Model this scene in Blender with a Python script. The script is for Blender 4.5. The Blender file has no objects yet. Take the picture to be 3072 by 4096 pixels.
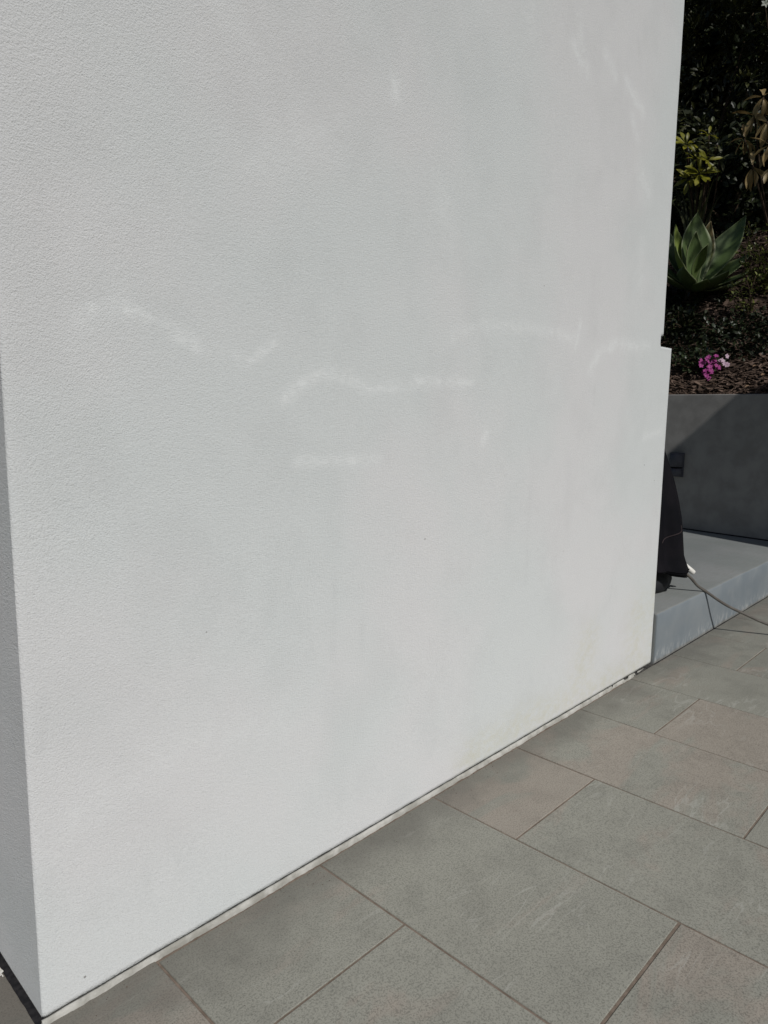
import bpy, bmesh, math, random
from mathutils import Vector, Matrix, Quaternion, noise as mnoise
R = math.radians
random.seed(11)
sc = bpy.context.scene
C = sc.collection

# ------------------------------------------------------------------ camera
cam = bpy.data.cameras.new('camera')
cam.sensor_fit = 'VERTICAL'; cam.sensor_height = 36.0; cam.sensor_width = 27.0
cam.lens = 24.606
cam.clip_start = 0.05; cam.clip_end = 500
co = bpy.data.objects.new('camera', cam); C.objects.link(co)
PIT, ROL, YAW = 0.14482039, 0.01432823, 0.80552584
fwd = Vector((math.sin(YAW) * math.cos(PIT), math.cos(YAW) * math.cos(PIT), -math.sin(PIT)))
rt0 = Vector((math.cos(YAW), -math.sin(YAW), 0)); up0 = rt0.cross(fwd)
rt = rt0 * math.cos(ROL) + up0 * math.sin(ROL)
up = -rt0 * math.sin(ROL) + up0 * math.cos(ROL)
m = Matrix((rt, up, -fwd)).transposed().to_4x4()
m.translation = Vector((0, 0, 1.53))
co.matrix_world = m
sc.camera = co

# ------------------------------------------------------------------ sky, sun, exposure
SUN = Vector((-0.30, -1.0, 0.94)).normalized()          # towards the sun
w = bpy.data.worlds.new('World'); sc.world = w; w.use_nodes = True
nt = w.node_tree; nt.nodes.clear()
sky = nt.nodes.new('ShaderNodeTexSky'); sky.sky_type = 'NISHITA'; sky.sun_disc = False
sky.sun_elevation = math.asin(SUN.z); sky.sun_rotation = math.atan2(SUN.x, SUN.y)
sky.air_density = 1.0; sky.dust_density = 1.2; sky.ozone_density = 1.0
bg = nt.nodes.new('ShaderNodeBackground'); bg.inputs['Strength'].default_value = 0.05
wo = nt.nodes.new('ShaderNodeOutputWorld')
nt.links.new(sky.outputs[0], bg.inputs[0]); nt.links.new(bg.outputs[0], wo.inputs[0])
sl = bpy.data.lights.new('sun', 'SUN'); sl.energy = 3.3; sl.angle = R(0.53); sl.color = (1.0, 0.968, 0.928)
so = bpy.data.objects.new('sun', sl); C.objects.link(so); so.location = (-4, -10, 12)
so.rotation_euler = (-SUN).to_track_quat('-Z', 'Y').to_euler()
sc.view_settings.view_transform = 'Standard'; sc.view_settings.look = 'None'
sc.view_settings.exposure = -0.33; sc.view_settings.gamma = 1.0
sc.view_settings.use_curve_mapping = False
sc.render.engine = 'CYCLES'
sc.cycles.max_bounces = 8; sc.cycles.diffuse_bounces = 4

# ------------------------------------------------------------------ material helpers
class MT:
    def __init__(s, name, rough=0.8, spec=0.3):
        s.m = bpy.data.materials.new(name); s.m.use_nodes = True
        s.t = s.m.node_tree; s.n = s.t.nodes
        s.b = s.n['Principled BSDF']
        s.b.inputs['Roughness'].default_value = rough
        s.b.inputs['Specular IOR Level'].default_value = spec
        s.tc = s.n.new('ShaderNodeTexCoord')
    def link(s, a, b): s.t.links.new(a, b)
    def mapping(s, scale=(1, 1, 1), src='Object', loc=None):
        mp = s.n.new('ShaderNodeMapping'); mp.inputs['Scale'].default_value = scale
        s.link(s.tc.outputs[src] if isinstance(src, str) else src, mp.inputs[0])
        if loc is not None: s.link(loc, mp.inputs['Location'])
        return mp.outputs[0]
    def noise(s, vec, scale, detail=3, rough=0.55, dist=0.0):
        n = s.n.new('ShaderNodeTexNoise'); n.inputs['Scale'].default_value = scale
        n.inputs['Detail'].default_value = detail; n.inputs['Roughness'].default_value = rough
        n.inputs['Distortion'].default_value = dist
        s.link(vec, n.inputs['Vector']); return n.outputs['Fac']
    def vor(s, vec, scale, feature='F1'):
        n = s.n.new('ShaderNodeTexVoronoi'); n.feature = feature
        n.inputs['Scale'].default_value = scale; s.link(vec, n.inputs['Vector']); return n.outputs['Distance']
    def ramp(s, fac, stops):
        r = s.n.new('ShaderNodeMapRange'); r.interpolation_type = 'SMOOTHSTEP'
        r.inputs['From Min'].default_value = stops[0]; r.inputs['From Max'].default_value = stops[1]
        r.inputs['To Min'].default_value = stops[2]; r.inputs['To Max'].default_value = stops[3]
        s.link(fac, r.inputs['Value']); return r.outputs[0]
    def math(s, op, a, b):
        n = s.n.new('ShaderNodeMath'); n.operation = op
        for i, v in enumerate((a, b)):
            if isinstance(v, (int, float)): n.inputs[i].default_value = v
            else: s.link(v, n.inputs[i])
        return n.outputs[0]
    def mix(s, fac, a, b, blend='MIX'):
        n = s.n.new('ShaderNodeMix'); n.data_type = 'RGBA'; n.blend_type = blend
        for sock, v in ((n.inputs['Factor'], fac), (n.inputs['A'], a), (n.inputs['B'], b)):
            pass
        for idx, v in ((0, fac), (6, a), (7, b)):
            if isinstance(v, (int, float)): n.inputs[idx].default_value = v
            elif isinstance(v, tuple): n.inputs[idx].default_value = (*v, 1) if len(v) == 3 else v
            else: s.link(v, n.inputs[idx])
        return n.outputs[2]
    def color(s, c):
        if isinstance(c, tuple): s.b.inputs['Base Color'].default_value = (*c, 1)
        else: s.link(c, s.b.inputs['Base Color'])
    def bump(s, h, strength, dist, prev=None):
        n = s.n.new('ShaderNodeBump'); n.inputs['Strength'].default_value = strength
        n.inputs['Distance'].default_value = dist; s.link(h, n.inputs['Height'])
        if prev is not None: s.link(prev, n.inputs['Normal'])
        s.link(n.outputs[0], s.b.inputs['Normal']); return n.outputs[0]

def simple(name, c1, c2=None, scale=8, rough=0.8, spec=0.3, bscale=0, bdist=0.002, bstr=0.5):
    t = MT(name, rough, spec); v = t.mapping()
    if c2 is None: t.color(c1)
    else: t.color(t.mix(t.ramp(t.noise(v, scale, 4), (0.35, 0.65, 0, 1)), c1, c2))
    if bscale: t.bump(t.noise(v, bscale, 3), bstr, bdist)
    return t.m

# white textured render on the pillar wall; stains come from a stain map on its mesh
def render_mat():
    t = MT('white_render', 0.75, 0.25); v = t.mapping()
    big = t.ramp(t.noise(v, 1.1, 3, 0.5), (0.36, 0.60, 0, 1))
    base = t.mix(big, (0.662, 0.692, 0.696), (0.692, 0.700, 0.708))
    mid = t.ramp(t.noise(t.mapping((1.0, 1.0, 0.8)), 4.5, 5, 0.6), (0.3, 0.7, 0.968, 1.026))
    base = t.mix(1.0, base, t.mix(mid, (0, 0, 0), (1, 1, 1)), 'MULTIPLY')
    fine = t.ramp(t.noise(v, 260, 2, 0.6), (0.25, 0.75, 0.90, 1.06))
    base = t.mix(1.0, base, t.mix(fine, (0, 0, 0), (1, 1, 1)), 'MULTIPLY')
    at = t.n.new('ShaderNodeAttribute'); at.attribute_name = 'stain'
    sp = t.n.new('ShaderNodeSeparateColor'); t.link(at.outputs['Color'], sp.inputs[0])
    rag = t.ramp(t.noise(t.mapping((1, 1, 1.6)), 15, 7, 0.78), (0.36, 0.66, 0.10, 1.15))
    base = t.mix(t.math('MULTIPLY', t.math('MULTIPLY', sp.outputs[0], rag), 0.66), base, (0.80, 0.825, 0.83))
    base = t.mix(t.math('MULTIPLY', t.math('MULTIPLY', sp.outputs[1], rag), 0.17), base, (0.40, 0.41, 0.42))
    base = t.mix(t.math('MULTIPLY', t.math('MULTIPLY', sp.outputs[2], rag), 0.60), base, (0.58, 0.57, 0.45))
    # sparse dark pin specks
    vd = t.vor(v, 6.0)
    spk = t.ramp(vd, (0.014, 0.026, 1, 0))
    keep = t.ramp(t.noise(v, 3.3, 1), (0.52, 0.56, 0, 1))
    base = t.mix(t.math('MULTIPLY', t.math('MULTIPLY', spk, keep), 0.7), base, (0.12, 0.11, 0.10))
    t.color(base)
    h1 = t.noise(v, 270, 2, 0.6); h2 = t.noise(v, 135, 2, 0.5)
    # float-finished smoother to the far end, coarser near the corner
    sepx = t.n.new('ShaderNodeSeparateXYZ'); t.link(v, sepx.inputs[0])
    amp = t.ramp(sepx.outputs[0], (0.4, 3.2, 1.0, 0.55))
    hh = t.math('MULTIPLY', t.math('ADD', t.math('MULTIPLY', h1, 1.0), t.math('MULTIPLY', h2, 0.9)), amp)
    t.bump(hh, 0.85, 0.0021)
    t.b.inputs['Diffuse Roughness'].default_value = 0.32
    return t.m

def tile_mat():
    t = MT('slate_look_porcelain', 0.62, 0.35)
    oi = t.n.new('ShaderNodeObjectInfo')
    sp = t.n.new('ShaderNodeSeparateColor'); t.link(oi.outputs['Color'], sp.inputs[0])
    off = t.n.new('ShaderNodeCombineXYZ')
    for i in range(3): t.link(t.math('MULTIPLY', oi.outputs['Random'], 37.0 + 11 * i), off.inputs[i])
    v = t.mapping((1, 1, 1), 'Object', off.outputs[0])
    vs = t.mapping((1.0, 2.6, 1.0), 'Object', off.outputs[0])
    cloud = t.noise(vs, 2.0, 4, 0.6, 0.6)
    fac = t.ramp(t.math('ADD', cloud, t.math('SUBTRACT', sp.outputs[0], 0.5)), (0.44, 0.60, 0, 1))
    base = t.mix(fac, (0.332, 0.330, 0.286), (0.366, 0.331, 0.284))
    mot = t.ramp(t.noise(v, 7, 5, 0.65), (0.3, 0.7, 0.89, 1.09))
    base = t.mix(1.0, base, t.mix(mot, (0, 0, 0), (1, 1, 1)), 'MULTIPLY')
    base = t.mix(1.0, base, t.mix(t.ramp(sp.outputs[1], (0, 1, 0.80, 1.14)), (0, 0, 0), (1, 1, 1)), 'MULTIPLY')
    grain = t.ramp(t.noise(v, 190, 3, 0.8), (0.34, 0.66, 0.60, 1.32))
    sm = t.ramp(t.noise(t.mapping((1.2, 4.0, 1.0), 'Object', off.outputs[0]), 1.6, 6, 0.7, 1.2), (0.48, 0.68, 0.98, 1.22))
    base = t.mix(1.0, base, t.mix(sm, (0, 0, 0), (1, 1, 1)), 'MULTIPLY')
    base = t.mix(1.0, base, t.mix(grain, (0, 0, 0), (1, 1, 1)), 'MULTIPLY')
    # small pits
    pit = t.ramp(t.noise(v, 150, 2, 0.5), (0.66, 0.72, 0, 1))
    pk = t.ramp(t.noise(v, 2.6, 2), (0.45, 0.6, 0, 1))
    base = t.mix(t.math('MULTIPLY', t.math('MULTIPLY', pit, pk), 0.55), base, (0.10, 0.10, 0.09))
    # pale scratchy veins
    wv = t.mapping((0.7, 4.5, 1.0), 'Object', off.outputs[0])
    vein = t.noise(wv, 2.3, 4, 0.5, 0.8)
    vf = t.ramp(t.math('ABSOLUTE', t.math('SUBTRACT', vein, 0.5), 0.0), (0.0, 0.018, 1, 0))
    vk = t.ramp(t.noise(v, 3.1, 2), (0.44, 0.64, 0, 1))
    base = t.mix(t.math('MULTIPLY', t.math('MULTIPLY', vf, vk), 0.30), base, (0.52, 0.52, 0.48))
    # damp grime, with some contact shade painted in, along the foot of the wall
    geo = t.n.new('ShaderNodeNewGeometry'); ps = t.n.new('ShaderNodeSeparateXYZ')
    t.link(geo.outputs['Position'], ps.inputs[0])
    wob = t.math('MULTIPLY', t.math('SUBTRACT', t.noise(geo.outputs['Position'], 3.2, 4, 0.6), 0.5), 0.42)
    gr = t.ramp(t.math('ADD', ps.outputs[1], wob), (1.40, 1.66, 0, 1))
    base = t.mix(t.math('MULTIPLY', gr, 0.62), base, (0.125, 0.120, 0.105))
    t.color(base)
    t.link(t.ramp(t.noise(v, 5, 3), (0.3, 0.7, 0.52, 0.72)), t.b.inputs['Roughness'])
    n1 = t.bump(t.noise(vs, 14, 5, 0.6), 0.35, 0.004)
    t.bump(t.noise(v, 210, 3, 0.7), 0.5, 0.0012, n1)
    return t.m

def leaf_mat(name, c1, c2, rough=0.42, spec=0.45, trans=0.25, vein=False):
    t = MT(name, rough, spec); v = t.mapping()
    oi = t.n.new('ShaderNodeObjectInfo')
    geo = t.n.new('ShaderNodeNewGeometry')
    rnd = t.math('FRACT', t.math('ADD', geo.outputs['Random Per Island'], oi.outputs['Random']), 0.0)
    f = t.math('MULTIPLY', rnd, t.ramp(t.noise(v, 6, 2), (0.3, 0.7, 0.6, 1.2)))
    col = t.mix(f, c1, c2)
    t.color(col)
    tr = t.n.new('ShaderNodeBsdfTranslucent'); t.link(col, tr.inputs[0])
    mx = t.n.new('ShaderNodeMixShader'); mx.inputs[0].default_value = trans
    out = t.n['Material Output']
    t.link(t.b.outputs[0], mx.inputs[1]); t.link(tr.outputs[0], mx.inputs[2]); t.link(mx.outputs[0], out.inputs[0])
    return t.m

def agave_mat():
    t = MT('agave_leaf_green', 0.5, 0.4)
    at = t.n.new('ShaderNodeAttribute'); at.attribute_name = 'lf'
    sp = t.n.new('ShaderNodeSeparateColor'); t.link(at.outputs['Color'], sp.inputs[0])
    v = t.mapping()
    st = t.noise(t.mapping((1, 1, 1)), 5, 3)
    base = t.mix(t.ramp(st, (0.3, 0.7, 0, 1)), (0.068, 0.108, 0.034), (0.104, 0.152, 0.056))
    oi = t.n.new('ShaderNodeObjectInfo'); s2 = t.n.new('ShaderNodeSeparateColor'); t.link(oi.outputs['Color'], s2.inputs[0])
    base = t.mix(s2.outputs[0], base, (0.22, 0.28, 0.06))  # sunlight on some leaves is painted in as a lighter, yellower green
    base = t.mix(t.math('MULTIPLY', s2.outputs[1], sp.outputs[1]), base, (0.16, 0.085, 0.04))
    base = t.mix(t.math('MULTIPLY', sp.outputs[0], 0.7), base, (0.20, 0.23, 0.12))     # pale leaf margin
    t.color(base)
    t.bump(t.noise(v, 60, 2), 0.2, 0.001)
    return t.m

M = {}
M['render'] = render_mat()
M['tile'] = tile_mat()
M['grout'] = simple('brown_grout', (0.165, 0.131, 0.105), (0.235, 0.190, 0.155), 25, 0.95, 0.1, 180, 0.002)
M['mortar'] = simple('rough_pale_mortar', (0.36, 0.355, 0.32), (0.56, 0.555, 0.52), 14, 0.95, 0.1, 120, 0.004, 0.8)
M['sealant'] = simple('black_joint_filler', (0.018, 0.018, 0.020), (0.035, 0.034, 0.036), 60, 0.8, 0.2)
M['soil'] = None
M['retain'] = simple('charcoal_render', (0.255, 0.247, 0.235), (0.325, 0.315, 0.300), 4.5, 0.85, 0.2, 140, 0.002, 0.4)
M['lamp'] = simple('gunmetal_lamp', (0.075, 0.078, 0.092), (0.095, 0.098, 0.118), 12, 0.55, 0.3)
M['lampdark'] = simple('lamp_slot_dark', (0.008, 0.008, 0.010))
M['cover'] = simple('black_cover_fabric', (0.0045, 0.0048, 0.0068), (0.0088, 0.008, 0.0105), 5, 0.85, 0.10, 220, 0.001, 0.4)
M['piping'] = simple('brown_seam_thread', (0.034, 0.024, 0.026))
M['base'] = simple('charcoal_rubber_sack', (0.016, 0.017, 0.019), (0.024, 0.025, 0.028), 9, 0.7, 0.3, 60, 0.003, 0.4)
M['whiteplastic'] = simple('white_plastic', (0.72, 0.71, 0.66), (0.80, 0.79, 0.75), 30, 0.45, 0.4)
M['hose'] = simple('taupe_hose_rubber', (0.105, 0.096, 0.086), (0.14, 0.13, 0.116), 20, 0.6, 0.35)
M['cord'] = simple('black_cord', (0.012, 0.012, 0.012))
M['rope'] = simple('frayed_white_fibre', (0.62, 0.61, 0.56), (0.75, 0.74, 0.70), 90, 0.95, 0.1)
M['bark'] = simple('bark', (0.05, 0.035, 0.025), (0.09, 0.065, 0.045), 14, 0.95, 0.1, 40, 0.01, 0.8)
M['house'] = simple('grey_house_render', (0.30, 0.30, 0.29), (0.34, 0.34, 0.33), 3, 0.85, 0.2, 100, 0.003)
M['roof'] = simple('dark_roof_sheet', (0.06, 0.06, 0.065), (0.08, 0.08, 0.085), 5, 0.6, 0.3)
M['glass'] = simple('window_glass', (0.03, 0.035, 0.04), None, rough=0.08, spec=0.6)
M['frame'] = simple('white_frame', (0.65, 0.65, 0.64), None, rough=0.5)
M['chip'] = None
M['agave'] = agave_mat()
M['darkleaf'] = leaf_mat('dark_ivy_leaf', (0.009, 0.014, 0.005), (0.040, 0.052, 0.016), 0.48, 0.4, 0.12)
M['darkleaf2'] = leaf_mat('dark_laurel_leaf', (0.010, 0.013, 0.005), (0.060, 0.064, 0.016), 0.46, 0.4, 0.15)
M['yellowleaf'] = leaf_mat('yellow_green_leaf', (0.140, 0.145, 0.012), (0.250, 0.235, 0.020), 0.4, 0.4, 0.25)
M['oliveleaf'] = leaf_mat('olive_leaf', (0.030, 0.036, 0.010), (0.060, 0.064, 0.016), 0.45, 0.4, 0.2)
M['tanleaf'] = leaf_mat('tan_leaf', (0.240, 0.165, 0.065), (0.400, 0.310, 0.150), 0.5, 0.4, 0.2)
M['smallleaf'] = leaf_mat('small_shrub_leaf', (0.075, 0.095, 0.022), (0.190, 0.210, 0.055), 0.4, 0.45, 0.2)
M['coverleaf'] = leaf_mat('ground_cover_leaf', (0.022, 0.036, 0.016), (0.060, 0.080, 0.036), 0.4, 0.45, 0.15)
M['shadeleaf'] = leaf_mat('shade_tinted_leaf', (0.005, 0.008, 0.003), (0.024, 0.034, 0.012), 0.5, 0.35, 0.1)  # darker leaf colour stands in for shadow on the middle of the bank
M['blade'] = leaf_mat('strappy_leaf', (0.030, 0.036, 0.014), (0.070, 0.076, 0.026), 0.45, 0.4, 0.15)
M['pink'] = leaf_mat('magenta_petal', (0.36, 0.05, 0.24), (0.55, 0.13, 0.40), 0.6, 0.2, 0.3)
M['palepink'] = leaf_mat('pale_pink_petal', (0.62, 0.42, 0.55), (0.75, 0.62, 0.70), 0.6, 0.2, 0.3)
M['whitepetal'] = leaf_mat('white_petal', (0.30, 0.33, 0.28), (0.42, 0.45, 0.40), 0.5, 0.3, 0.3)
M['litter'] = leaf_mat('dry_leaf', (0.16, 0.095, 0.055), (0.32, 0.22, 0.14), 0.8, 0.2, 0.1)

def soil_mat():
    t = MT('dark_mulch_soil', 0.95, 0.1); v = t.mapping()
    base = t.mix(t.ramp(t.noise(v, 9, 5, 0.7), (0.35, 0.65, 0, 1)), (0.028, 0.019, 0.014), (0.085, 0.060, 0.046))
    base = t.mix(t.ramp(t.noise(v, 45, 3, 0.7), (0.55, 0.75, 0, 0.8)), base, (0.16, 0.12, 0.095))
    t.color(base); t.bump(t.noise(v, 30, 5, 0.7), 0.9, 0.03); return t.m
M['soil'] = soil_mat()
def chip_mat():
    t = MT('bark_chip', 0.95, 0.1); g = t.n.new('ShaderNodeNewGeometry')
    t.color(t.mix(g.outputs['Random Per Island'], (0.035, 0.024, 0.018), (0.175, 0.125, 0.098)))
    return t.m
M['chip'] = chip_mat()

def step_mat(front):
    t = MT('step_paint_front' if front else 'step_concrete_top', 0.75, 0.25); v = t.mapping()
    if front:
        base = t.mix(t.ramp(t.noise(v, 3, 4), (0.3, 0.7, 0, 1)), (0.190, 0.222, 0.248), (0.235, 0.262, 0.280))
        geo = t.n.new('ShaderNodeNewGeometry'); ps = t.n.new('ShaderNodeSeparateXYZ'); t.link(geo.outputs['Position'], ps.inputs[0])
        scf = t.ramp(t.noise(v, 7, 6, 0.7), (0.5, 0.75, 0, 0.35))
        base = t.mix(scf, base, (0.30, 0.32, 0.33))
        low = t.ramp(t.math('ADD', ps.outputs[2], t.math('MULTIPLY', t.noise(t.mapping((3, 1, 0.7)), 6, 4), 0.10)), (0.06, 0.16, 1, 0))
        eff = t.ramp(t.noise(t.mapping((1, 1, 0.35)), 34, 5, 0.75), (0.46, 0.66, 0, 1))
        base = t.mix(t.math('MULTIPLY', t.math('MULTIPLY', low, eff), 0.75), base, (0.46, 0.48, 0.48))
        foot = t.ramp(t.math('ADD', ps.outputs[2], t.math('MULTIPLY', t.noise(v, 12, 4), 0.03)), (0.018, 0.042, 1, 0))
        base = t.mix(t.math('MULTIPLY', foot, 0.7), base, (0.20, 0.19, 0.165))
    else:
        base = t.mix(t.ramp(t.noise(v, 1.6, 4), (0.3, 0.7, 0, 1)), (0.214, 0.234, 0.228), (0.262, 0.274, 0.272))
        base = t.mix(t.ramp(t.noise(t.mapping((1, 5, 1)), 9, 5, 0.7), (0.4, 0.7, 0, 0.35)), base, (0.205, 0.205, 0.195))
    t.color(base); t.bump(t.noise(v, 90, 4, 0.65), 0.45, 0.003); return t.m
M['stepf'] = step_mat(True); M['stept'] = step_mat(False)

# ------------------------------------------------------------------ object helpers
def tag(o, label=None, cat=None, group=None, kind=None):
    if label: o['label'] = label
    if cat: o['category'] = cat
    if group: o['group'] = group
    if kind: o['kind'] = kind
    return o
def link_mesh(name, me, mats, parent=None):
    if not isinstance(mats, (list, tuple)): mats = [mats]
    for x in mats: me.materials.append(x)
    o = bpy.data.objects.new(name, me); C.objects.link(o)
    if parent is not None: o.parent = parent
    return o
def obj_bm(name, bm, mats, parent=None, smooth=False):
    me = bpy.data.meshes.new(name)
    bm.normal_update()
    if smooth:
        for f in bm.faces: f.smooth = True
    bm.to_mesh(me); bm.free()
    return link_mesh(name, me, mats, parent)
def empty(name, loc, rz=0):
    o = bpy.data.objects.new(name, None); C.objects.link(o); o.location = loc; o.rotation_euler.z = rz
    o.empty_display_size = 0.1
    return o
def add_box(bm, x0, x1, y0, y1, z0, z1, mat=0, bev=0):
    vs = [bm.verts.new(p) for p in ((x0,y0,z0),(x1,y0,z0),(x1,y1,z0),(x0,y1,z0),(x0,y0,z1),(x1,y0,z1),(x1,y1,z1),(x0,y1,z1))]
    fs = [bm.faces.new([vs[i] for i in q]) for q in ((0,3,2,1),(4,5,6,7),(0,1,5,4),(1,2,6,5),(2,3,7,6),(3,0,4,7))]
    for f in fs: f.material_index = mat
    if bev:
        es = list({e for f in fs for e in f.edges})
        bmesh.ops.bevel(bm, geom=es, offset=bev, segments=2, affect='EDGES', profile=0.5)
    return fs
def tube(bm, pts, r, seg=10, cap=True):
    pts = [Vector(p) for p in pts]; rings = []
    prev = None
    for i, p in enumerate(pts):
        d = (pts[min(i+1, len(pts)-1)] - pts[max(i-1, 0)]).normalized()
        if prev is None:
            a = Vector((0,0,1)) if abs(d.z) < 0.9 else Vector((1,0,0))
            n = d.cross(a).normalized()
        else:
            n = (prev - d * prev.dot(d)).normalized()
        prev = n; b = d.cross(n)
        rr = r[i] if isinstance(r, (list, tuple)) else r
        rings.append([bm.verts.new(p + (n*math.cos(2*math.pi*k/seg) + b*math.sin(2*math.pi*k/seg))*rr) for k in range(seg)])
    for i in range(len(rings)-1):
        for k in range(seg):
            f = bm.faces.new((rings[i][k], rings[i][(k+1)%seg], rings[i+1][(k+1)%seg], rings[i+1][k])); f.smooth = True
    if cap:
        bm.faces.new(rings[0][::-1]); bm.faces.new(rings[-1])
def catmull(pts, n=10):
    P = [Vector(p) for p in pts]; out = []
    for i in range(len(P)-1):
        p0, p1, p2, p3 = P[max(i-1,0)], P[i], P[i+1], P[min(i+2,len(P)-1)]
        for k in range(n):
            t = k/n
            out.append(0.5*((2*p1)+(p2-p0)*t+(2*p0-5*p1+4*p2-p3)*t*t+(3*p1-p0-3*p2+p3)*t**3))
    out.append(P[-1]); return out

# ------------------------------------------------------------------ ground and paving
bm = bmesh.new(); add_box(bm, -150, 150, -150, 150, -0.6, -0.06)
g = obj_bm('ground', bm, simple('lawn_ground', (0.035, 0.048, 0.018), (0.055, 0.066, 0.028), 2, 0.95, 0.1)); tag(g, kind='structure')
bm = bmesh.new(); add_box(bm, -4.0, 9.2, -3.4, 6.0, -0.055, -0.0035)
paving = obj_bm('paving', bm, M['grout']); tag(paving, kind='structure')
P = 0.5960; X0 = 0.8355; LEN = 1.180; JA = 1.2625; JB = 0.676
special = {  # (row, index) -> brownness, lightness   (row 0 is the strip from X0 to X0+P; index 0 is the tile against the wall)
 (-1,0):(0.62,.42), (0,0):(0.40,.45), (0,1):(0.36,.50), (1,0):(0.36,.50), (1,1):(0.50,.45),
 (2,0):(0.60,.50), (2,1):(0.38,.52), (3,0):(0.55,.52), (3,1):(0.40,.45), (4,0):(0.42,.46), (4,1):(0.62,.52),
 (5,0):(0.42,.50), (6,0):(0.42,.52), (6,1):(0.45,.42), (7,0):(0.44,.50)}
def tile(x0, x1, y0, y1, brown, light):
    bm = bmesh.new(); hx, hy = (x1-x0)/2, (y1-y0)/2
    fs = add_box(bm, -hx, hx, -hy, hy, -0.011, 0.0)
    bmesh.ops.bevel(bm, geom=[e for e in bm.edges if all(v.co.z > -0.001 for v in e.verts)], offset=0.0018, segments=1, affect='EDGES')
    o = obj_bm('tile', bm, M['tile'], paving)
    o.location = ((x0+x1)/2, (y0+y1)/2, random.uniform(-0.0006, 0.0006))
    o.rotation_euler = (random.uniform(-.0008,.0008), random.uniform(-.0008,.0008), random.uniform(-.0007,.0007))
    o.color = (brown, light, random.random(), 1)
for k in range(-6, 13):
    x0 = X0 + P*k; x1 = x0 + P
    joint = JA if k % 2 == 0 else JB
    if k == -1: joint = 0.93
    ytop = (1.650 if x0 < 3.7 else 1.6555) if x0 > 0.7 else 5.2
    ys = []; y = joint
    while y < ytop: ys.append(y); y += LEN
    ys.append(ytop)
    y = joint - LEN
    while y > -3.4: ys.insert(0, y); y -= LEN
    ys.insert(0, -3.39)
    for i in range(len(ys)-1):
        g0 = 0.0038; gw = 0.0065 if (k == 1 and i == len(ys)-3) else 0.0036
        idx = len(ys)-2-i
        if k < 0: # tile that runs under the pillar corner and on past its left side
            idx = 0 if ys[i] < 1.6 < ys[i+1] else 9
        b, l = special.get((k, idx), (random.choice((0.36, 0.42, 0.46, 0.6)), random.uniform(0.4, 0.55)))
        ga = gw if (k == 1 and idx in (0, 1)) else 0.0036
        if ys[i+1]-ys[i] < 0.03: continue
        tile(x0+g0, x1-g0, ys[i]+(ga if i else 0), ys[i+1]-(ga if i < len(ys)-2 else 0), b, l)

# ------------------------------------------------------------------ the white pillar wall
WL, WY, WB = 0.536, 1.670, 0.0168
def xr(z):
    if z <= 1.902: return 4.133 + (4.109-4.133)*z/1.902
    if z <= 1.962: return 3.950
    z = min(z, 3.67)
    return 3.982 + (3.956-3.982)*(z-2.022)/1.65
zl = [WB + (1.902-WB)*i/150 for i in range(151)] + [1.922, 1.942, 1.962] + [1.962 + (5.2-1.962)*i/200 for i in range(1, 201)]
stx = [WL + (3.90-WL)*i/260 for i in range(261)]
# stain strokes (X, Z) on the wall face: pale smears, dark runs, yellowish damp
light = [([(0.72,1.73),(0.75,1.76),(0.8,1.77),(0.89,1.75),(1.02,1.69)],.020,1.0), ([(1.02,1.69),(1.12,1.67),(1.18,1.66)],.018,.55), ([(1.18,1.66),(1.23,1.69),(1.27,1.72)],.013,1.0),
 ([(1.31,1.56),(1.37,1.61),(1.46,1.64),(1.55,1.63),(1.66,1.6)],.022,.85), ([(1.66,1.6),(1.8,1.61),(1.97,1.63),(2.22,1.64)],.020,.7), ([(1.9,1.63),(2.02,1.635)],.026,.9),
 ([(1.35,1.37),(1.71,1.36)],.018,.75), ([(2.1,1.81),(2.27,1.86),(2.63,1.88),(3.01,1.87)],.026,.6), ([(3.04,1.95),(3.0,1.82)],.014,.8),
 ([(3.16,1.73),(3.18,1.76),(3.22,1.81),(3.38,1.87),(3.79,1.89)],.032,.75), ([(3.33,1.85),(3.41,1.88)],.03,.9), ([(2.33,1.44),(2.31,1.41)],.018,1),
 ([(3.81,1.4),(4.05,1.43)],.022,.7), ([(1.76,2.58),(1.765,2.52)],.024,.9), ([(2.86,3.07),(2.97,3.01)],.040,.75), ([(3.36,3.08),(3.54,3.01)],.035,.8), ([(3.14,3.13),(3.24,3.07)],.03,.8),
 ([(3.57,2.73),(3.67,2.65)],.05,.65), ([(3.44,2.95),(3.5,2.88)],.03,.7), ([(2.89,3.2),(2.93,3.08)],.03,.6), ([(2.5,3.35),(2.52,3.0)],.05,.4), ([(1.2,2.2),(1.5,2.35)],.08,.3),
 ([(3.62,2.4),(3.66,2.2)],.05,.4), ([(0.62,0.5),(0.9,0.6),(1.3,0.55)],.06,.25), ([(1.05,2.6),(1.2,2.45)],.05,.3), ([(2.0,2.3),(2.05,2.15)],.05,.35)]
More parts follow.
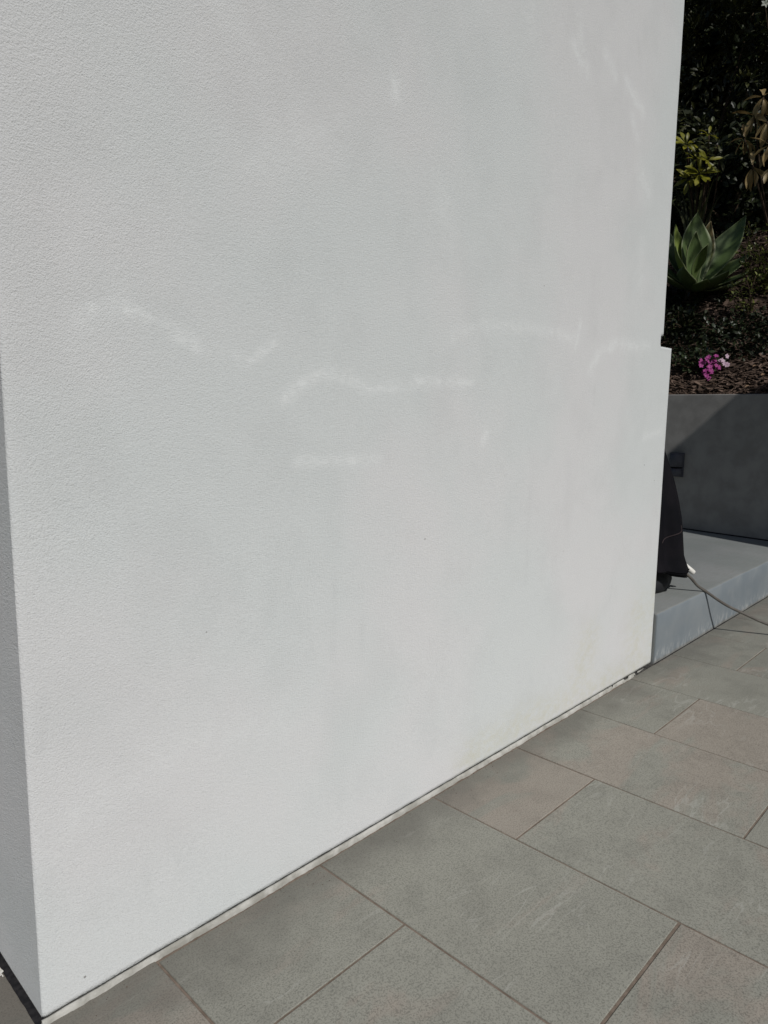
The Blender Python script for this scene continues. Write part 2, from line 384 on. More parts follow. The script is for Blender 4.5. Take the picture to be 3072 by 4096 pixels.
dark = [([(1.51,.99),(1.5,.7)],.012,.7), ([(2.67,1.21),(2.67,.77)],.014,.7), ([(1.64,.83),(1.63,.66)],.012,.7), ([(3.54,.69),(3.52,.52)],.014,.8),
 ([(.58,.85),(.57,.71)],.012,.7), ([(3.45,3.31),(3.5,3.17)],.010,.9), ([(2.73,1.87),(2.74,1.51)],.02,.13), ([(3.21,1.67),(3.22,1.56)],.008,.9),
 ([(2.3,2.9),(2.31,2.3)],.05,.13), ([(3.3,2.6),(3.3,2.1)],.05,.13), ([(1.9,1.2),(1.88,.8)],.03,.13), ([(3.95,1.9),(4.1,1.88)],.012,.8), ([(2.1,1.0),(2.1,.5)],.03,.3),
 ([(3.0,1.3),(3.0,.9)],.03,.35), ([(2.75,.23),(2.9,.17)],.05,.4), ([(3.7,.14),(3.9,.10)],.05,.35), ([(3.25,3.05),(3.3,2.7)],.05,.3)]
yell = [([(4.02,.05),(3.38,.05),(2.7,.09),(2.27,.06)],.09,.75), ([(3.3,.33),(3.22,.13)],.12,.7), ([(3.91,.36),(3.88,.11)],.15,.7), ([(4.1,.5),(4.12,.05)],.06,.7)]
def seg_d(px, pz, a, b):
    ax, az = a; bx, bz = b; dx, dz = bx-ax, bz-az; L = dx*dx+dz*dz
    t = 0 if L == 0 else max(0, min(1, ((px-ax)*dx+(pz-az)*dz)/L))
    return math.hypot(px-ax-t*dx, pz-az-t*dz)
def stroke_val(L, px, pz):
    v = 0
    for pts, r, s in L:
        if not (min(p[0] for p in pts)-3*r < px < max(p[0] for p in pts)+3*r and min(p[1] for p in pts)-3*r < pz < max(p[1] for p in pts)+3*r): continue
        d = min(seg_d(px, pz, pts[i], pts[i+1]) for i in range(len(pts)-1))
        v = max(v, s*math.exp(-(d/r)**2))
    return v
bm = bmesh.new(); V = {}
lay = bm.verts.layers.float_color.new('stain')
def wv(x, z):
    # hand-floated face: millimetre undulation, ragged lower lip, softly rounded arrises
    key = (round(x, 5), round(z, 5))
    if key in V: return V[key]
    y = WY + 0.0016*mnoise.noise((x*2.3, z*2.3, 3.1)) + 0.0007*mnoise.noise((x*9, z*9, 7.7))
    e = min(x-WL, 0.012)
    y += 0.006*(1-e/0.012)**2
    e2 = min(max(xr(z)-x, 0), 0.01); y += 0.004*(1-e2/0.01)**2
    xx = x + (0.00035*mnoise.noise((1.3, z*9, 0)) if x-WL < 1e-4 else 0)
    zz = z + (0.0022*mnoise.noise((x*14, 0, 2.2)) + 0.001*mnoise.noise((x*60, 0, 5)) if z-WB < 1e-4 else 0)
    if abs(z-1.902) < 1e-4 and x > 3.95: zz += 0.003*mnoise.noise((x*60, 0, 1))
    if abs(z-1.962) < 1e-4 and x > 3.95: zz -= 0.006*max(0, mnoise.noise((x*70, 4, 1)))
    v = bm.verts.new((xx, y, zz)); V[key] = v
    v[lay] = (stroke_val(light, x, z), stroke_val(dark, x, z), stroke_val(yell, x, z), 1)
    return v
cols0 = [WL, WL+0.003, WL+0.007] + stx[1:]
for j in range(len(zl)-1):
    za, zb = zl[j], zl[j+1]
    low = zb <= 1.9021; notch = 1.9019 < zb <= 1.9621 and not low
    def cols(z, low, notch):
        mid_ = [3.90 + 0.046*i/6 for i in range(1, 7)] + [3.950]
        if notch: return cols0 + mid_
        e = xr(min(z, 1.902) if low else max(z, 1.9621))
        k = 12 if low else 2
        return cols0 + mid_ + [3.950 + (e-0.002-3.950)*i/k for i in range(1, k+1)] + [e]
    ca, cb = cols(za, low, notch), cols(zb, low, notch)
    for i in range(len(ca)-1):
        f = bm.faces.new((wv(ca[i], za), wv(ca[i+1], za), wv(cb[i+1], zb), wv(cb[i], zb))); f.smooth = True
bnd = [e for e in bm.edges if len(e.link_faces) == 1]
ret = bmesh.ops.extrude_edge_only(bm, edges=bnd)
nv = [x for x in ret['geom'] if isinstance(x, bmesh.types.BMVert)]
for v in nv: v.co.y = WY + 0.62
ne = [x for x in ret['geom'] if isinstance(x, bmesh.types.BMEdge)]
bmesh.ops.contextual_create(bm, geom=[e for e in ne if all(v in set(nv) for v in e.verts)])
bmesh.ops.recalc_face_normals(bm, faces=bm.faces)
for f in bm.faces: f.smooth = abs(f.normal.y) > 0.5 and len(f.verts) == 4
pillar = obj_bm('rendered_wall', bm, M['render'])
tag(pillar, 'large white textured render wall standing on the paving, notched at its far edge', 'wall')

# ragged mortar fillet along the foot of the wall
bm = bmesh.new(); n = 420; rows = []
for i in range(n+1):
    x = WL - 0.004 + (4.02-WL+0.004)*i/n
    rag = 0.007*mnoise.noise((x*4, 0, 0)) + 0.005*mnoise.noise((x*17, 3, 0)) + 0.003*mnoise.noise((x*61, 5, 0))
    out = WY - 0.0115 + rag*0.75
    fade = min(1, (4.02-x)/0.16)
    gapn = 0 if (x < 3.55 or mnoise.noise((x*16, 9, 0)) < 0.05) else 1
    h = (0.0150 + 0.0012*mnoise.noise((x*21, 1, 1)))*(0.35+0.65*fade)*(0.25 if gapn else 1)
    ob = WY - 0.0012 + 0.001*mnoise.noise((x*20, 2, 8))
    out = ob - (ob-out)*(0.3+0.7*fade)
    rows.append([bm.verts.new(p) for p in ((x, out-0.001, -0.003), (x, out+0.001, h*0.45), (x, out*0.55+ob*0.45, h+0.0010*mnoise.noise((x*47, 2, 3))),
                                           (x, ob, h*0.98), (x, ob+0.0005, -0.003))])
for i in range(n):
    for k in range(4):
        f = bm.faces.new((rows[i][k], rows[i+1][k], rows[i+1][k+1], rows[i][k+1])); f.smooth = True
obj_bm('mortar_fillet', bm, M['mortar'], pillar)
bm = bmesh.new(); add_box(bm, -0.7, 4.3, 0.78, 6.5, 5.199, 5.42, bev=0.01)  # unseen slab added overhead to cut sky light on the upper wall
obj_bm('added_shade_slab', bm, M['house'], pillar)
# dark movement joints: under the front lip and along the left side
bm = bmesh.new(); add_box(bm, WL+0.004, 4.12, WY+0.004, WY+0.02, -0.003, WB+0.004)
add_box(bm, WL+0.006, WL+0.02, WY+0.02, 2.28, -0.003, WB+0.004)
add_box(bm, 3.86, 4.139, 1.6575, WY+0.0038, -0.003, 0.004)
obj_bm('joint_filler', bm, simple('grey_joint_filler', (0.045, 0.044, 0.043), (0.10, 0.098, 0.092), 30, 0.9, 0.1), pillar)
bm = bmesh.new(); rows = []
for i in range(61):
    y = WY - 0.012 + 0.63*i/60
    o_ = 0.0145 + 0.003*mnoise.noise((y*22, 1, 0)); 
    rows.append([bm.verts.new(p) for p in ((WL-o_, y, -0.002), (WL-o_, y, 0.0022), (WL+0.004, y, 0.0022), (WL+0.004, y, -0.002))])
for i in range(60):
    for k in range(3): bm.faces.new((rows[i][k], rows[i][k+1], rows[i+1][k+1], rows[i+1][k]))
bm.faces.new(rows[0][::-1]); bm.faces.new(rows[-1])
bmesh.ops.recalc_face_normals(bm, faces=bm.faces)
obj_bm('expansion_joint', bm, M['sealant'], pillar)

# ------------------------------------------------------------------ concrete step behind
SH = 0.318
bm = bmesh.new()
x0, x1, y0, y1 = 4.140, 8.2, 1.660, 6.2
n = 120; br = 0.014
prof = [(y0, -0.01), (y0, 0.05), (y0, 0.12), (y0, 0.2), (y0, SH-br), (y0+br*0.3, SH-br*0.3), (y0+br, SH), (y0+0.5, SH), (y1, SH)]
rows = []
for i in range(n+1):
    x = x0 + (x1-x0)*i/n
    rows.append([bm.verts.new((x, py_ + (0.003*mnoise.noise((x*4, pz*6, 0)) if k < 7 else 0), pz + (0.0025*mnoise.noise((x*5, 0, 9)) if 4 <= k <= 6 else 0))) for k, (py_, pz) in enumerate(prof)])
for i in range(n):
    for k in range(len(prof)-1):
        f = bm.faces.new((rows[i][k], rows[i+1][k], rows[i+1][k+1], rows[i][k+1])); f.material_index = 0 if k < 5 else 1
        f.smooth = True
bl = bm.verts.new((x0, y1, -0.01)); f = bm.faces.new([v for v in rows[0][::-1]] + [bl]); f.material_index = 1
step = obj_bm('concrete_step', bm, [M['stepf'], M['stept']])
bm = bmesh.new(); rows = []
for i in range(241):
    x = 4.15 + 3.9*i/240; a_ = 0.0020 + 0.0035*max(0, mnoise.noise((x*9, 0, 4))) + 0.0015*mnoise.noise((x*40, 1, 4))
    rows.append([bm.verts.new((x, 1.6575-0.0035-max(0.0004, a_), 0.0012)), bm.verts.new((x, 1.6655, 0.0022))])
for i in range(240): bm.faces.new((rows[i][0], rows[i+1][0], rows[i+1][1], rows[i][1]))
obj_bm('base_joint', bm, M['sealant'], step)
tag(step, 'raised concrete step with a blue grey painted front beyond the white wall', 'step')

# ------------------------------------------------------------------ dark retaining wall and its lamp
ret_a = math.atan2(7.526-7.445, 2.804-1.953)       # slight skew against the step
rw = empty('retaining_wall', (7.526, 2.804, 0.0), 0)
rw.rotation_euler.z = -ret_a
tag(rw, 'low charcoal rendered retaining wall holding up the planted garden bed', 'retaining wall')
bm = bmesh.new()
add_box(bm, 0, 0.2, -4.2, 3.6, 0.0, 1.735, bev=0.008)
obj_bm('wall_body', bm, M['retain'], rw)
bm = bmesh.new(); add_box(bm, -0.012, 0.03, -1.14, 3.4, SH-0.01, SH+0.012)
obj_bm('base_joint', bm, M['sealant'], rw)
# lamp: half-round metal hood over a slot and a narrower lower shell
lp = empty('wall_lamp', rw.matrix_basis @ Vector((-0.001, 0.118, 1.0)), -ret_a)
tag(lp, 'small gunmetal hooded lamp fixed to the charcoal retaining wall', 'wall lamp')
def halfround(bm, r, d, z0, z1, seg=12):
    a = [(-(d)*math.sin(math.pi*k/seg), r*math.cos(math.pi*k/seg)) for k in range(seg+1)]
    lo = [bm.verts.new((x, y, z0)) for x, y in a]; hi = [bm.verts.new((x, y, z1)) for x, y in a]
    for k in range(seg):
        f = bm.faces.new((lo[k], lo[k+1], hi[k+1], hi[k])); f.smooth = True
    bm.faces.new(lo[::-1]); bm.faces.new(hi); bm.faces.new((lo[-1], lo[0], hi[0], hi[-1]))
    bmesh.ops.recalc_face_normals(bm, faces=bm.faces)
bm = bmesh.new(); add_box(bm, -0.010, 0, -0.080, 0.080, -0.130, 0.125, bev=0.003); obj_bm('back_plate', bm, M['lamp'], lp)
bm = bmesh.new(); halfround(bm, 0.076, 0.090, -0.022, 0.120); obj_bm('upper_hood', bm, M['lamp'], lp)
bm = bmesh.new(); halfround(bm, 0.062, 0.070, -0.040, -0.022); obj_bm('light_slot', bm, M['lampdark'], lp)
bm = bmesh.new(); halfround(bm, 0.068, 0.078, -0.124, -0.040); obj_bm('lower_hood', bm, M['lamp'], lp)

# ------------------------------------------------------------------ black covered object on the step
cv = empty('covered_object', (4.72, 2.12, SH))
tag(cv, 'black fabric cover draped over something upright on the grey step', 'cover')
prof = [(0.437, .392), (0.475, .396), (0.52, .376), (0.566, .360), (0.65, .350), (0.723, .342), (0.827, .328), (0.95, .300), (1.066, .268), (1.17, .232), (1.28, .190), (1.45, .145), (1.62, .115), (1.72, .085), (1.75, .03)]
wdir = math.atan2(-0.912, 0.410)                  # direction of the corner that shows past the wall
bm = bmesh.new(); seg = 96; rows = []
for pz, pr in prof:
    row = []
    for k in range(seg):
        a = wdir + 2*math.pi*k/seg; da = math.atan2(math.sin(a-wdir), math.cos(a-wdir))
        fold = 0.036*(pr/0.4)*math.sin(9*da+1.2*math.sin(da))*(1-math.exp(-(da/0.5)**2)) + 0.012*mnoise.noise((math.cos(a)*3, math.sin(a)*3, pz*2.5))*(1-math.exp(-(da/0.35)**2))
        hem = min(0.062, 0.115*(1-math.cos(da)) + 0.006*math.sin(5*da)**2) if pz < 0.53 else 0
        if pz < 0.53: hem *= (0.53-pz)/0.093
        rr = pr + fold
        row.append(bm.verts.new((rr*math.cos(a), rr*math.sin(a), pz-SH+hem)))
    rows.append(row)
for i in range(len(rows)-1):
    for k in range(seg):
        bm.faces.new((rows[i][k], rows[i][(k+1)%seg], rows[i+1][(k+1)%seg], rows[i+1][k]))
bm.faces.new(rows[-1])
inner = [bm.verts.new((v.co.x*0.95, v.co.y*0.95, v.co.z+0.012)) for v in rows[0]]
for k in range(seg): bm.faces.new((rows[0][(k+1)%seg], rows[0][k], inner[k], inner[(k+1)%seg]))
cover = obj_bm('fabric_cover', bm, M['cover'], cv, smooth=True)
def cover_r(pz):
    for i in range(len(prof)-1):
        if prof[i][0] <= pz <= prof[i+1][0]:
            t = (pz-prof[i][0])/(prof[i+1][0]-prof[i][0]); return prof[i][1]*(1-t)+prof[i+1][1]*t
    return 0.35
bm = bmesh.new(); pts = []
for i in range(30):
    da = -0.95 + 0.72*i/29; a = wdir+da                   # stitched seam sloping round the front
    u_ = 0.33*math.cos(da); pz = 0.734 + 0.485*(u_-0.2) - 0.165*0.33*abs(math.sin(da))
    fold = 0.036*(cover_r(pz)/0.4)*math.sin(9*da+1.2*math.sin(da))*(1-math.exp(-(da/0.5)**2)) + 0.012*mnoise.noise((math.cos(a)*3, math.sin(a)*3, pz*2.5))*(1-math.exp(-(da/0.35)**2))
    rr = cover_r(pz)+fold+0.002
    pts.append((rr*math.cos(a), rr*math.sin(a), pz-SH))
tube(bm, pts, 0.0035, 6); obj_bm('seam_piping', bm, M['piping'], cv)
bm = bmesh.new(); pts = []
for i in range(97):
    a = wdir + 2*math.pi*i/96; v = rows and None
me = cover.data; ring = [me.vertices[seg*1+k].co.copy() for k in range(seg)]
tube(bm, [p*1.0 + Vector((p.x, p.y, 0)).normalized()*0.002 for p in ring] + [ring[0] + Vector((ring[0].x, ring[0].y, 0)).normalized()*0.002], 0.0035, 6)
obj_bm('hem', bm, M['cover'], cv)
# bulging weighted foot under the hem
bm = bmesh.new(); rows = []
fp = [(0.0, .235), (0.004, .262), (0.03, .280), (0.07, .288), (0.11, .280), (0.15, .262), (0.19, .245), (0.26, .18), (0.30, .05)]
for pz, pr in fp:
    row = []
    for k in range(48):
        a = 2*math.pi*k/48
        rr = pr*(1+0.05*mnoise.noise((math.cos(a)*1.8, math.sin(a)*1.8, pz*5))) + 0.004*math.sin(11*a)
        row.append(bm.verts.new((rr*math.cos(a), rr*math.sin(a), pz+0.001)))
    rows.append(row)
for i in range(len(rows)-1):
    for k in range(48): bm.faces.new((rows[i][k], rows[i][(k+1)%48], rows[i+1][(k+1)%48], rows[i+1][k]))
bm.faces.new(rows[-1]); bm.faces.new(rows[0][::-1])
obj_bm('weighted_foot', bm, M['base'], cv, smooth=True)
bm = bmesh.new(); c0 = Vector((4.72, 2.12, SH))
tube(bm, [Vector(p)-c0 for p in catmull([(4.70, 1.95, .47), (4.834, 1.865, .4165), (4.862, 1.81, .410), (4.879, 1.765, .4135), (4.872, 1.772, .45)], 8)], 0.0042, 6)
obj_bm('drawstring', bm, M['cord'], cv)

# white pipe end poking out beside the hem
bm = bmesh.new()
tube(bm, [(4.855, 1.800, 0.512), (4.885, 1.750, 0.466), (4.894, 1.735, 0.452), (4.899, 1.727, 0.445), (4.900, 1.725, 0.443)], [0.019, 0.019, 0.0185, 0.015, 0.008], 18)
pe = obj_bm('pipe_end', bm, M['whiteplastic']); tag(pe, 'short white plastic pipe end poking out under the black cover', 'pipe end')

# hose running off the step to the right
hp = [(4.66, 1.93, .565), (4.70, 1.86, .535), (4.799, 1.742, .452), (4.892, 1.694, .359+.004), (4.940, 1.660, .316+.0095), (5.057, 1.558, .222+.004), (5.153, 1.452, .155+.004), (5.258, 1.329, .087+.004),
      (5.392, 1.157, .030), (5.56, 0.95, .0095), (5.9, 0.62, .0085), (6.4, 0.3, .0085), (7.0, 0.15, .0085)]
bm = bmesh.new(); tube(bm, catmull(hp, 10), 0.0098, 12)
ho = obj_bm('hose', bm, M['hose']); tag(ho, 'thin taupe hose running from the black cover over the step edge', 'hose')

# crumbs and grit swept against the foot of the wall
vs, fs = [], []
for i in range(420):
    x = random.uniform(0.6, 6.2); d_ = random.expovariate(1/0.035); y = (1.650 if x < 4.1 else 1.652) - d_
    r_ = random.uniform(.0008, .0026); b = len(vs); a_ = random.random()*3
    for k in range(3): vs.append((x+r_*math.cos(a_+2.1*k), y+r_*math.sin(a_+2.1*k), -0.0004))
    vs.append((x, y, r_*.9)); fs += [(b, b+1, b+3), (b+1, b+2, b+3), (b+2, b, b+3)]
me = bpy.data.meshes.new('grit'); me.from_pydata(vs, [], fs)
gr_ = link_mesh('grit', me, M['chip']); tag(gr_, 'loose dark grit and crumbs along the foot of the white wall', 'grit', kind='stuff')

# frayed strand at the foot of the pillar's left side
bm = bmesh.new()
for k in range(4):
    o_ = 0.004*k
    tube(bm, catmull([(0.527-o_*0.4, 1.965-o_, 0.022), (0.521-o_*.6, 1.945-o_*1.5, 0.013), (0.515+o_*.5, 1.925-o_*1.2, 0.006), (0.516-o_, 1.895+o_*2, 0.004)], 5), 0.0016, 5)
fr = obj_bm('frayed_strand', bm, M['rope']); tag(fr, "frayed white fibre strands at the foot of the wall's shaded left side", 'strand')

# ------------------------------------------------------------------ planted bank
SLOPE = 0.70
def bank_z(x, y): return 1.700 + SLOPE*(x-7.70) + 0.05*mnoise.noise((x*0.9, y*0.9, 0)) + 0.03*mnoise.noise((x*3, y*3, 1))
bm = bmesh.new(); gx, gy = 110, 70; grid = []
for i in range(gx+1):
    x = 7.62 + (19.5-7.62)*(i/gx)**1.6
    grid.append([bm.verts.new((x + (-0.07*((y0-2.8)/1.0)*0.0), y0, bank_z(x, y0) if i else 1.70)) for y0 in [-3.5 + 14.0*j/gy for j in range(gy+1)]])
for i in range(gx):
    for j in range(gy):
        f = bm.faces.new((grid[i][j], grid[i+1][j], grid[i+1][j+1], grid[i][j+1])); f.smooth = True
bed = obj_bm('garden_bank', bm, M['soil']); tag(bed, kind='structure')
# bark chips lying on the visible part of the bank
vs, fs = [], []
for i in range(9000):
    x = 7.72 + random.random()**1.7*4.0; y = random.uniform(1.4, 5.2)
    z = bank_z(x, y)
    L = random.uniform(.012, .05)*(1 if random.random() < .85 else 1.6); W = L*random.uniform(.25, .6); H = random.uniform(.004, .010)
    mt = Matrix.Translation((x, y, z+random.uniform(0, .012))) @ Quaternion((0, 0, 1), random.uniform(0, 6.28)).to_matrix().to_4x4() @ Quaternion((random.uniform(-1,1), random.uniform(-1,1), 0.01), random.uniform(-.2, .9)).to_matrix().to_4x4()
    b = len(vs)
    for p in ((-L,-W,0),(L,-W*.5,0),(L*.8,W,0),(-L*.7,W*.8,0),(-L,-W,H),(L,-W*.5,H),(L*.8,W,H),(-L*.7,W*.8,H)): vs.append(mt @ Vector(p))
    for q in ((4,5,6,7),(0,1,5,4),(1,2,6,5),(2,3,7,6),(3,0,4,7)): fs.append([b+k for k in q])
me = bpy.data.meshes.new('mulch_chips'); me.from_pydata(vs, [], fs)
ch = link_mesh('mulch_chips', me, M['chip']); tag(ch, 'brown bark mulch strewn over the sloping garden bank', 'mulch', kind='stuff')

# leaf meshes -------------------------------------------------------------
def leaf_geo(prof, seg=5, bend=0.2, fold=0.15, curl=0.0):
    """unit-length leaf along +Y, upper side +Z; prof(t)->half width"""
    vs, fs = [], []
    for i in range(seg+1):
        t = i/seg; hw = prof(t)
        z = -bend*t*t
        y = t*(1-0.3*bend*bend*t)
        tw = curl*t
        for s in (-1, 0, 1):
            x = s*hw; zz = z + abs(s)*fold*hw
            vs.append((x*math.cos(tw), y, zz + x*math.sin(tw)))
    for i in range(seg):
        a = i*3
        fs += [(a, a+1, a+4, a+3), (a+1, a+2, a+5, a+4)]
    return vs, fs
obov = lambda t: 0.16*max(0.06, math.sin(math.pi*min(1, 0.05+0.95*t**1.5)))**0.8 if t < .999 else 0.02
lanc = lambda t: 0.15*max(0.02, math.sin(math.pi*(0.04+0.95*t)))
oval = lambda t: 0.30*max(0.03, math.sin(math.pi*(0.03+0.96*t)))**0.75
def leaf_me(name, prof, mat, **k):
    v, f = leaf_geo(prof, **k); me = bpy.data.meshes.new(name); me.from_pydata(v, [], f)
    for p in me.polygons: p.use_smooth = True
    me.materials.append(mat); return me
def orient(d, upv=Vector((0, 0, 1))):
    y = d.normalized(); z = (upv - y*upv.dot(y))
    if z.length < 1e-3: z = Vector((1, 0, 0)) - y*y.x
    z.normalize(); x = y.cross(z)
    return Matrix((x, y, z)).transposed()
def place_leaf(me, name, parent, p, d, L, upv=Vector((0,0,1)), wscale=1.0):
    o = bpy.data.objects.new(name, me); C.objects.link(o); o.parent = parent
    mt = orient(d, upv).to_4x4() @ Matrix.Diagonal((L*wscale, L, L, 1)); mt.translation = p
    o.matrix_basis = mt; return o
class Foliage:
    def __init__(s): s.v, s.f = [], []
    def leaf(s, geo, p, d, L, upv, ws=1.0):
        mt = orient(d, upv); b = len(s.v)
        for q in geo[0]: s.v.append(mt @ Vector((q[0]*L*ws, q[1]*L, q[2]*L)) + p)
        s.f += [[b+k for k in q] for q in geo[1]]
    def build(s, name, mat, parent=None):
        me = bpy.data.meshes.new(name); me.from_pydata(s.v, [], s.f)
        return link_mesh(name, me, mat, parent)
def rv(): 
    while True:
        v = Vector((random.uniform(-1,1), random.uniform(-1,1), random.uniform(-1,1)))
        if 0.05 < v.length < 1: return v.normalized()
CR = Vector((0.694, -0.720, 0.0)).normalized()     # rightwards as the bank is faced
CF = Vector((-0.720, -0.694, 0.0)).normalized()    # towards the terrace
UP = Vector((0, 0, 1))

# agave -------------------------------------------------------------------
AB = Vector((9.50, 3.645, 3.10))
ag = empty('agave_plant', AB); tag(ag, 'large agave rosette with broad grey green pointed leaves on the bank', 'agave')
def agave_leaf(tip, width, face, bow=0.12, sun_tint=0.0, rim=0.0, base=None, twist=0.0):
    u, v, w_ = tip
    T = CR*u + UP*v + CF*w_
    B0 = Vector((0, 0, 0)) + (base or (T*0.05))
    nrm = (CR*face[0] + UP*face[1] + CF*face[2]).normalized()
    bm = bmesh.new(); lay = bm.verts.layers.float_color.new('lf'); n = 18; m_ = 6; rows = []
    d = (T-B0).normalized(); side = d.cross(nrm).normalized(); nn = side.cross(d).normalized()
    Ln = (T-B0).length
    for i in range(n+1):
        t = i/n
        hw = width*0.59*(0.42 + 0.58*math.sin(math.pi*min(1, t/0.56)*0.5)**1.3 if t < .56 else max(0.0, 1-((t-.56)/.44)**1.55))
        c = B0 + d*Ln*t - nn*(bow*Ln*(1-(2*t-1)**2)) + nn*(0.10*Ln*max(0, t-.75)**2*4)
        a = twist*t; s2 = side*math.cos(a) + nn*math.sin(a); n2 = nn*math.cos(a) - side*math.sin(a)
        row = []
        for k in range(-m_, m_+1):
            q = k/m_
            p = c + s2*(hw*q) + n2*(0.42*hw*abs(q)**1.8) + n2*(0.012*mnoise.noise((t*4+u*9, q*2, v*5)))
            vv = bm.verts.new(p); edge = max(0, abs(q)-0.86)/0.14
            vv[lay] = (edge, max(0, t-0.3)/0.7*(0.4+0.6*abs(q)), 0, 1)
            row.append(vv)
        rows.append(row)
    for i in range(n):
        for k in range(2*m_): 
            f = bm.faces.new((rows[i][k], rows[i][k+1], rows[i+1][k+1], rows[i+1][k])); f.smooth = True
    o = obj_bm('leaf', bm, M['agave'], ag)
    md = o.modifiers.new('thickness', 'SOLIDIFY'); md.thickness = 0.008; md.offset = -1
    o.color = (sun_tint, rim, 0, 1)
    return o
agave_leaf((0.00, 0.98, -0.06), 0.36, (0.15, 0.25, 1), 0.05)
agave_leaf((0.63, 0.94, -0.05), 0.30, (-0.5, 0.5, 0.8), 0.06)
agave_leaf((0.23, 0.90, -0.16), 0.24, (-0.2, 0.2, 1), 0.04, rim=1.0)
agave_leaf((-0.33, 0.80, 0.08), 0.24, (0.45, 0.4, 0.8), 0.07, sun_tint=0.75)
agave_leaf((-0.40, 0.48, 0.30), 0.20, (0.4, 0.8, 0.5), 0.06, sun_tint=0.6)
agave_leaf((-0.36, 0.20, 0.52), 0.22, (0.2, 0.9, 0.3), 0.10)
agave_leaf((-0.04, 0.50, 0.40), 0.22, (0.6, 0.5, 0.6), 0.12, sun_tint=0.15, twist=1.1)
agave_leaf((0.61, 0.52, -0.25), 0.25, (-0.4, 0.8, 0.5), 0.05, rim=0.7)
agave_leaf((0.62, 0.44, 0.20), 0.26, (-0.4, 0.85, 0.4), 0.08)
agave_leaf((0.55, 0.20, 0.42), 0.22, (-0.2, 0.95, 0.3), 0.09)
agave_leaf((0.47, 0.08, 0.50), 0.18, (-0.2, 0.95, 0.2), 0.09, rim=0.5)
agave_leaf((0.16, 0.14, 0.62), 0.20, (0, 1, 0.25), 0.10)
agave_leaf((-0.05, 0.06, 0.50), 0.20, (0, 1, 0.25), 0.10, sun_tint=0.2)
agave_leaf((-0.70, 0.62, -0.15), 0.24, (0.5, 0.6, 0.5), 0.06)
agave_leaf((-0.66, 0.30, 0.15), 0.22, (0.4, 0.9, 0.3), 0.08)
agave_leaf((-0.28, 0.88, -0.40), 0.22, (0.2, 0.4, 0.9), 0.05)
agave_leaf((0.38, 0.72, -0.55), 0.22, (-0.2, 0.4, 0.9), 0.05)
agave_leaf((-0.10, 0.70, 0.18), 0.20, (0.1, 0.3, 1), 0.05)
bm = bmesh.new(); tube(bm, [(0.02, 0.05, -0.30), (0, 0.02, -0.1), (0, 0, 0.05), (0, 0, 0.16)], [0.10, 0.085, 0.07, 0.03], 12)
obj_bm('stem', bm, M['bark'], ag)

# whorled shrubs -----------------------------------------------------------
yl = [leaf_me('yellow_leaf_%s' % n_, obov, M['yellowleaf'], seg=5, bend=b, fold=.25) for n_, b in (('flat', .1), ('arched', .35))]
ol = [leaf_me('olive_leaf_%s' % n_, obov, M['oliveleaf'], seg=5, bend=b, fold=.25) for n_, b in (('flat', .15), ('arched', .4))]
tl = [leaf_me('tan_leaf_%s' % n_, obov, M['tanleaf'], seg=5, bend=b, fold=.35, curl=c_) for n_, b, c_ in (('flat', .15, 0), ('arched', .45, .3), ('curled', .3, -.6))]
def whorled(name, label, cat, root, whorls, droop, trunk_to=None, group=None):
    e = empty(name, root); tag(e, label, cat, group)
    for (pos, axis, n_, L, ml, ws) in whorls:
        c = Vector(pos) - Vector(root); ax = Vector(axis).normalized()
        a0 = random.random()*6
        t1 = ax.orthogonal().normalized(); t2 = ax.cross(t1)
        for k in range(n_):
            a = a0 + 6.283*k/n_ + random.uniform(-.25, .25)
            el = random.uniform(-.15, .75) if droop < .5 else random.uniform(-1.3, .1)
            d = (t1*math.cos(a) + t2*math.sin(a))*math.cos(el) + (ax if droop < .5 else UP)*math.sin(el)
            upv = ax if droop < .5 else (d.cross(UP).cross(d) + rv()*0.4)
            place_leaf(random.choice(ml), 'leaf', e, c + d*0.03, d, L*random.uniform(.7, 1.15), upv, ws)
        bm = bmesh.new(); mid = c*0.55 + Vector((random.uniform(-.06,.06), random.uniform(-.06,.06), 0.0))
        tube(bm, catmull([Vector((random.uniform(-.03,.03), random.uniform(-.03,.03), -0.05)), mid, c], 5), 0.010, 6)
        obj_bm('stem', bm, M['bark'], e)
    return e
def bank(x, y): return (x, y, bank_z(x, y))
XY = lambda x, px, pz: (x, px, pz)
yw = [((9.9, 3.83, 4.67), (-.5, -.6, .5), 13, 0.208, yl, 1.1), ((9.95, 3.90, 4.88), (-.5, -.5, .8), 10, 0.160, yl, 1.0), ((10.0, 3.80, 5.02), (-.3, -.7, .6), 9, 0.160, ol, 1.0),
      ((10.0, 4.02, 4.98), (-.3, -.5, .6), 9, 0.176, ol, 1.0), ((10.1, 3.82, 5.20), (-.4, -.4, 1), 7, 0.136, yl, 1.0), ((10.1, 4.00, 4.72), (-.6, -.3, .4), 9, 0.176, ol, 1.0),
      ((10.1, 3.66, 4.85), (-.4, -.5, .6), 8, 0.176, ol, 1.0), ((10.1, 3.70, 5.06), (-.4, -.5, .6), 8, 0.160, ol, 1.0), ((10.15, 4.12, 5.15), (-.4, -.4, .8), 8, 0.176, ol, 1.0), ((9.85, 3.95, 4.62), (-.6, -.5, .3), 10, .17, yl, 1.0), ((9.85, 3.72, 4.80), (-.5, -.6, .4), 9, .16, yl, 1.0), ((9.95, 4.05, 5.10), (-.5, -.5, .5), 9, .17, yl, 1.0)]
whorled('yellow_leaf_shrub', 'yellow green shrub with whorls of paddle shaped leaves above the agave', 'shrub', bank(10.5, 4.0), yw, 0.1)
